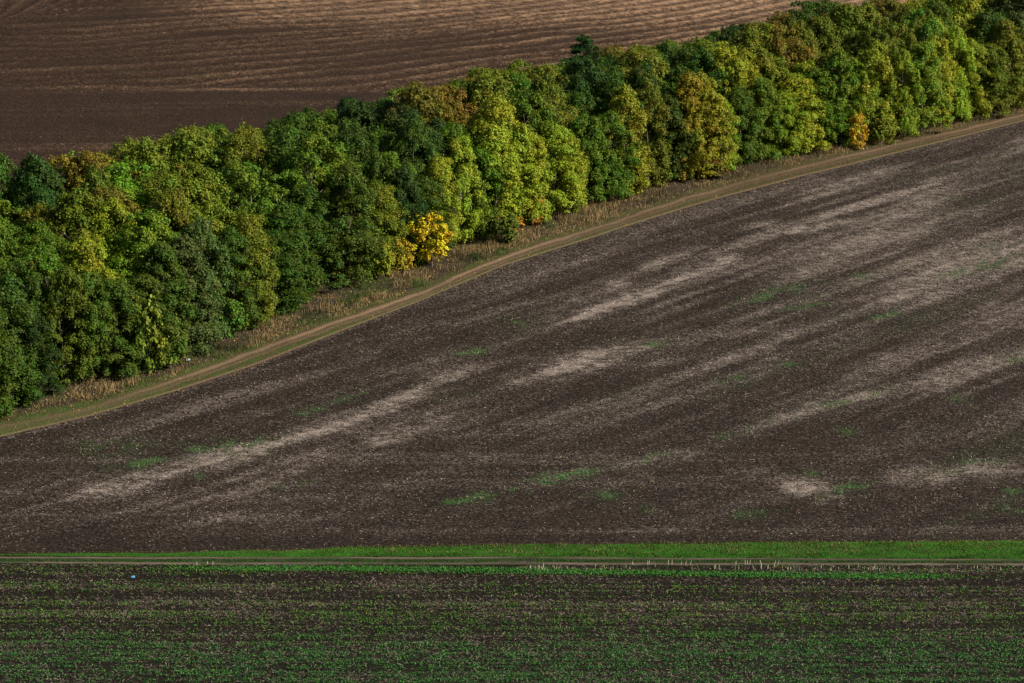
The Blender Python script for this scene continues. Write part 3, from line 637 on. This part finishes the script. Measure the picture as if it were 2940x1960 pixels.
PAL = {  # leaf colours (linear) and share of turned clumps
    'dark green': ((0.044, 0.082, 0.007), 0.02), 'deep green': ((0.026, 0.054, 0.007), 0.0), 'mid green': ((0.075, 0.128, 0.008), 0.02),
    'yellow green': ((0.185, 0.235, 0.013), 0.03), 'olive green': ((0.105, 0.132, 0.009), 0.06), 'rust tinged olive': ((0.115, 0.100, 0.010), 0.24),
    'golden': ((0.205, 0.205, 0.012), 0.06), 'grey green': ((0.060, 0.088, 0.018), 0.06), 'bright green': ((0.105, 0.185, 0.011), 0.03),
}
A = {'D': 'dark green', 'E': 'deep green', 'M': 'mid green', 'Y': 'yellow green', 'O': 'olive green', 'R': 'rust tinged olive', 'G': 'golden', 'B': 'grey green', 'L': 'bright green'}
HINT = [  # crown colours read off the photograph: pixel, colour, with shade put in at lower left
    (40,520,'D'),(130,540,'E'),(180,530,'R'),(290,560,'R'),(340,440,'O'),(450,420,'O'),(560,400,'O'),(640,420,'D'),(700,440,'O'),(800,400,'D'),(230,620,'O'),
    (400,600,'L'),(530,590,'O'),(100,600,'O'),(60,720,'M'),(250,690,'Y'),(430,690,'L'),(590,660,'R'),(680,720,'O'),(880,600,'D'),(540,800,'B'),(150,860,'M'),
    (260,840,'L'),(400,960,'D'),(620,900,'L'),(60,1050,'E'),(200,1000,'E'),(480,930,'D'),(330,900,'D'),(700,800,'M'),(30,900,'D'),(80,980,'E'),  # the darker greens here carry the shade over the lower left trees
    (850,370,'D'),(1000,310,'E'),(1060,430,'D'),(1200,320,'R'),(1180,420,'E'),(1300,330,'O'),(1290,300,'R'),(1420,260,'O'),(1550,250,'O'),(1500,290,'M'),
    (940,440,'M'),(960,550,'D'),(900,700,'D'),(860,740,'D'),(1000,720,'Y'),(1080,600,'O'),(1090,680,'Y'),(1060,540,'M'),(1170,560,'E'),(1290,500,'Y'),(1250,620,'Y'),(1330,450,'M'),
    (1480,400,'Y'),(1440,510,'Y'),(1420,600,'Y'),(1530,350,'O'),(1620,460,'Y'),(1570,560,'Y'),(1180,640,'M'),(790,560,'M'),(750,640,'D'),(1370,560,'L'),
    (1600,300,'M'),(1690,200,'E'),(1680,280,'D'),(1760,280,'D'),(1800,165,'R'),(1900,150,'O'),(1850,180,'O'),(1860,250,'D'),(1980,230,'D'),(2020,140,'D'),(2130,85,'E'),(2110,170,'G'),
    (2180,130,'O'),(2230,130,'R'),(2210,190,'O'),(2260,260,'Y'),(2310,230,'Y'),(1640,400,'O'),(1720,430,'M'),(1770,330,'M'),(1820,400,'G'),(1850,330,'M'),(1900,440,'D'),(1940,480,'M'),(1990,320,'G'),(2040,420,'Y'),
    (2180,300,'M'),(2160,380,'M'),(2200,430,'M'),(1680,540,'Y'),(1720,500,'L'),(1780,500,'M'),(1880,350,'D'),(2090,260,'M'),(2110,330,'D'),
    (2300,50,'D'),(2330,130,'O'),(2520,50,'R'),(2610,30,'G'),(2700,50,'Y'),(2480,110,'O'),(2450,200,'Y'),(2400,160,'O'),(2650,150,'Y'),(2570,120,'O'),(2800,30,'Y'),(2890,40,'B'),(2910,110,'B'),
    (2820,150,'Y'),(2550,240,'Y'),(2750,240,'Y'),(2650,260,'L'),(2300,330,'Y'),(2380,280,'M'),(2420,340,'M'),(2880,220,'O'),(2560,340,'L'),(2700,300,'M'),(2270,400,'M'),(2930,180,'O'),(2860,90,'D'),
]
HP = np.array([(a, b) for a, b, _ in HINT], float); HC = [A[c] for *_, c in HINT]
SIL = np.array([(-300, 470), (0, 447), (128, 466), (344, 421), (446, 402), (548, 364), (721, 361), (752, 396), (797, 345), (838, 327), (958, 318), (1050, 290), (1102, 301), (1153, 255), (1194, 238), (1274, 258),
                (1372, 209), (1463, 198), (1590, 185), (1723, 147), (1750, 134), (1812, 143), (1902, 125), (1991, 116), (2036, 103), (2080, 76), (2138, 56), (2187, 67), (2254, 49), (2300, 15), (2640, 4), (2800, -60), (3400, -300)], float)

def dupe(key, name, x, y, scale, rot, color, accent, label, cat, group=None, sz=None, kids=("trunk", "crown")):
    cm, tm, h = VAR[key]
    root = bpy.data.objects.new(name, None); COL.objects.link(root); root.empty_display_size = 0.5
    root.location = (x, y, float(gz(x, y)) + 0.02); root.rotation_euler = (0, 0, rot); root.scale = (scale, scale, sz or scale)
    for nm, me in (("trunk", tm), ("crown", cm)):
        o = bpy.data.objects.new(nm, me); COL.objects.link(o); o.parent = root
        if nm == "crown": o.color = (*color, accent)
    tag(root, label, cat, group); return root

TR = np.random.default_rng(5)
rows = [(0.9, 3.3, 'front'), (4.6, 4.1, 'inner'), (8.9, 4.4, 'inner'), (13.2, 4.5, 'inner'), (17.5, 4.5, 'inner'), (21.8, 4.3, 'inner'), (25.8, 3.8, 'back')]
ntree = 0; BELT = []
xs_ = np.arange(-110, 150, 0.05); ys_ = FRONT(xs_); al = np.r_[0, np.cumsum(np.hypot(np.diff(xs_), np.diff(ys_)))]
for off, sp, place in rows:
    s = TR.uniform(0, sp)
    while s < al[-1]:
        bx, by = np.interp(s, al, xs_), np.interp(s, al, ys_)
        x = bx + NRM[0] * off + TR.normal(0, 0.45); y = by + NRM[1] * off + TR.normal(0, 0.45)
        s += sp * TR.uniform(0.8, 1.2)
        g = float(gz(x, y))
        u, vt = [float(q) for q in prj(np.array(x), np.array(y), g + 12)]
        vb = float(prj(np.array(x), np.array(y), g)[1])
        if u < -110 or u > 3050 or (vb < -40): continue
        sil = np.interp(u, SIL[:, 0], SIL[:, 1])
        dv = FW + np.array([1, 0, 0]) * (u - 1470) / FPX + UP * (980 - sil) / FPX
        hs = CAMH + dv[2] / dv[1] * y - g                                  # height that reaches the skyline of the belt
        if place == 'back': hgt = hs + TR.normal(0.0, 0.35)
        else: hgt = min({'front': 10.6, 'inner': 12.4}[place] * TR.uniform(0.74, 1.15) + (0.06 * off), hs - 0.3)
        hgt = float(np.clip(hgt, 7.0, 16.5))
        uc, vc = [float(q) for q in prj(np.array(x), np.array(y), g + hgt * (0.6 if place == 'front' else 0.82))]
        k = int(np.argmin(np.hypot((HP[:, 0] - uc), (HP[:, 1] - vc)) + TR.uniform(0, 25, len(HP))))
        cname = HC[k]; col, acc = PAL[cname]
        if TR.random() < 0.12: cname = TR.choice(['mid green', 'olive green', 'dark green']); col, acc = PAL[cname]
        col = np.array(col) * TR.uniform(0.85, 1.2) * (1 + TR.uniform(-0.1, 0.1, 3))
        shp = 'full' if place == 'front' or (off < 6 and TR.random() < 0.5) else 'round'
        key = (shp, int(TR.integers(7 if shp == 'full' else 6)))
        h0 = VAR[key][2]; sc = float(np.clip(TR.uniform(0.82, 1.2) * (hgt / h0) ** 0.35, 0.75, 1.3))
        t_ = dupe(key, "broadleaf_tree", x, y, sc, TR.uniform(0, 6.28), col, acc, "", "tree", None, hgt / h0)
        BELT.append((t_, x * DIRB[0] + y * DIRB[1], cname, rows.index((off, sp, place)), hgt))
        ntree += 1
# labels: counted along the belt from things that stand out ("uphill" is away from the farm track)
def along(px, py): q = unp([(px, py)])[0]; return q[0] * DIRB[0] + q[1] * DIRB[1]
ORD = "first second third fourth fifth sixth seventh eighth ninth tenth eleventh twelfth thirteenth fourteenth fifteenth sixteenth seventeenth eighteenth nineteenth twentieth 21st 22nd 23rd 24th 25th 26th 27th 28th 29th 30th".split()
MARK = [(along(433, 1055), "the tall yellow green bush"), (along(620, 965), "the bright green rounded bush"), (along(1240, 765), "the golden sapling"),
        (along(1513, 645), "the slender rusty shrub"), (along(2015, 505), "the pale golden tree"), (along(2448, 425), "the orange young maple")]
BMARK = [(along(1000, 470), "the almost black pointed tree"), (along(1672, 330), "the tall pointed tree")]
for k, (off, sp, place) in enumerate(rows):
    row = sorted([b for b in BELT if b[3] == k], key=lambda b: b[1]); marks = BMARK if place == 'back' else MARK
    where = {0: "front row", len(rows) - 1: "back row"}.get(k, f"{ORD[k]} row")
    for t_, s_, cname, _, hgt in row:
        ms, mn = min(marks, key=lambda m: abs(m[0] - s_)); upd = s_ > ms
        cnt = sum(1 for b in row if (ms < b[1] <= s_ if upd else s_ <= b[1] < ms))
        way = "uphill" if upd else "downhill"
        if place in ('front', 'back') and cnt <= len(ORD):
            lab = f"{cname} {where} tree, {ORD[cnt - 1]} {way} from {mn}"
        else:
            lab = f"{cname} {where} tree, {ORD[cnt - 1]} {way} from {mn}" if cnt <= len(ORD) else f"{cname} {where} tree well {way} of {mn}"
        tag(t_, lab, "tree", "trees of the shelter belt")
print("trees", ntree)

def at_px(px, py, back=0.0):
    q = unp([(px, py)])[0]; return q[0] + NRM[0] * back, q[1] + NRM[1] * back

# single trees and shrubs that stand out
def single(key, name, px, py, top, col, acc, label, cat, rot=0.0, wide=1.0, back=0.0):
    x, y = at_px(px, py, back); g = float(gz(x, y))
    dv = FW + np.array([1, 0, 0]) * (px - 1470) / FPX + UP * (980 - top) / FPX
    h = CAMH + dv[2] / dv[1] * y - g; h0 = VAR[key][2]
    return dupe(key, name, x, y, wide, rot, col, acc, label, cat, None, h / h0)
single(('sapling', 0), "yellow_sapling", 1240, 765, 622, (0.44, 0.36, 0.012), 0.02, "bright golden yellow sapling on a thin pale trunk in dry grass", "sapling", 0.6, 1.08)
single(('shrub', 0), "yellow_shrub", 1132, 775, 690, (0.30, 0.24, 0.015), 0.25, "yellow shrub at the tree foot beside the golden sapling", "shrub", 1.0, 0.95, back=-1.3)
single(('shrub', 1), "lime_shrub", 1073, 790, 705, (0.20, 0.22, 0.014), 0.05, "lime green shrub between the yellow shrub and dark trees", "shrub", 2.0, 1.0, back=-1.3)
single(('shrub', 2), "olive_shrub", 1040, 760, 668, (0.17, 0.14, 0.015), 0.2, "olive yellow shrub behind the lime green shrub", "shrub", 3.0, 0.9)
single(('twiggy', 0), "orange_shrub", 1513, 645, 566, (0.30, 0.12, 0.02), 0.2, "slender rusty orange shrub against dark green trees", "shrub", 0.2, 1.25, back=-1.3)
single(('twiggy', 0), "orange_bush", 1462, 665, 625, (0.42, 0.23, 0.02), 0.1, "tiny golden orange bush next to the rusty slender shrub", "shrub", 2.2, 0.9, back=-1.3)
single(('twiggy', 0), "orange_sprig", 950, 808, 768, (0.36, 0.21, 0.02), 0.2, "tiny golden sprig below dark green trees", "shrub", 4.0, 0.9, back=-1.3)
single(('shrub', 0), "orange_maple", 2448, 425, 328, (0.40, 0.28, 0.014), 0.08, "golden orange young maple in front of the green trees far along the track", "sapling", 4.2, 0.92, back=-0.7)
single(('shrub', 1), "leafy_shrub", 2510, 408, 345, (0.14, 0.17, 0.014), 0.05, "yellow green shrub beside the orange young maple", "shrub", 1.2, 1.35, back=-1.3)
single(('shrub', 2), "green_bush", 620, 965, 848, (0.060, 0.135, 0.012), 0.0, "bright green rounded bush in shade at the foot of the belt", "shrub", 0.0, 1.2, back=-1.3)
single(('shrub', 0), "tall_bush", 405, 1062, 862, (0.125, 0.165, 0.014), 0.08, "tall yellow green bush standing proud of the dark trees", "shrub", 0.5, 1.3, back=-1.3)
single(('shrub', 1), "side_bush", 462, 1045, 920, (0.075, 0.125, 0.012), 0.05, "green bush leaning on the tall yellow green bush", "shrub", 2.5, 1.2, back=-1.3)
single(('shrub', 2), "low_bush", 1420, 690, 612, (0.075, 0.105, 0.012), 0.1, "low green bush left of the tiny golden orange bush", "shrub", 5.0, 1.2, back=-1.3)
single(('shrub', 1), "brown_bush", 2020, 505, 455, (0.085, 0.070, 0.022), 0.35, "low brownish bush under the golden crowned tree", "shrub", 3.0, 1.3, back=-1.3)
single(('spire', 0), "spire_tree", 1672, 330, 104, (0.018, 0.060, 0.010), 0.0, "tall dark green tree with a pointed top against the far field", "tree", 1.0, 1.45)
single(('spire', 1), "dark_spire_tree", 1000, 470, 282, (0.010, 0.034, 0.010), 0.0, "almost black green pointed tree rising over the olive crowns", "tree", 0.3, 1.2)
single(('full', 2), "golden_tree", 2015, 505, 262, (0.205, 0.21, 0.014), 0.06, "pale golden leaved tree bulging from the front row", "tree", 2.0, 1.08, -0.3)

# ---------------------------------------------------------------- single stalks beside the farm track, and litter
def stalk(px, top, lean):
    x, y = at_px(px, 1622); g = float(gz(x, y)); h = (1622 - top) / 36.0
    p = np.array([[0, 0, -0.03], [lean * 0.4 * h, 0, 0.5 * h], [lean * h, 0.01, h]]); v, fc = tube(p, [0.028, 0.024, 0.019], 6)
    n = len(v); v = np.r_[v, [p[-1]]]; fc = np.r_[fc, [[n - 6 + i, n - 6 + (i + 1) % 6, n, n] for i in range(6)]] if False else fc
    o = mesh_np("dry_stalk", v[:n], fc, M['stalk']); o.location = (x, y, g)
    tag(o, "pale broken stalk standing upright at the edge of the farm track", "stalk", "pale stalks beside the farm track")
M['stalk'] = plain("stalk_straw", (0.55, 0.48, 0.36), 0.7)
for px, top, lean in [(1818, 1611, -0.3), (1859, 1609, 0.05), (1863, 1608, 0.1), (1919, 1607, 0), (1929, 1607, 0.02), (1955, 1612, 0.2), (1968, 1610, 0.2), (1981, 1609, 0.35), (2112, 1609, 0.1),
                      (2139, 1606, 0), (2145, 1608, 0.05), (2152, 1607, 0.15), (2186, 1607, -0.3), (2223, 1609, 0.3), (2232, 1608, 0.35), (565, 1612, 0), (597, 1611, -0.15), (611, 1612, 0)]:
    stalk(px, top, lean)

def scrap(name, px, py, L, W, Hh, mat, label):
    x, y = at_px(px, py); r = np.random.default_rng(int(px)); a = np.linspace(-1, 1, 7); b = np.linspace(-1, 1, 6)
    aa, bb = np.meshgrid(a, b); rim = np.sqrt(np.clip(1 - np.maximum(abs(aa), abs(bb)) ** 4, 0, 1))
    zz = Hh * (0.2 + rim * (0.6 + 0.6 * r.random(aa.shape))); top = np.stack([aa * L / 2 * (1 - 0.15 * bb ** 2), bb * W / 2, zz], -1).reshape(-1, 3)
    bot = top.copy(); bot[:, 2] = 0.01; n = len(top)
    fc = grid_faces(6, 7); ring = [i for i in range(7)] + [7 * k + 6 for k in range(1, 6)] + [35 + i for i in range(5, -1, -1)] + [7 * k for k in range(4, 0, -1)]
    side = [[ring[i], ring[(i + 1) % len(ring)], ring[(i + 1) % len(ring)] + n, ring[i] + n] for i in range(len(ring))]
    o = mesh_np(name, np.r_[top, bot], np.r_[fc, fc[:, ::-1] + n, side], mat, True); o.location = (x, y, float(gz(x, y)) + 0.05)
    o.rotation_euler = (0, 0, 0.4); tag(o, label, "litter")
scrap("plastic_bag", 382, 1659, 0.32, 0.3, 0.12, M['blue'], "crumpled blue plastic scrap lying in the near field")
scrap("white_bottle", 541, 1036, 0.5, 0.3, 0.14, M['white'], "small whitish plastic scrap in dark grass by the trees")
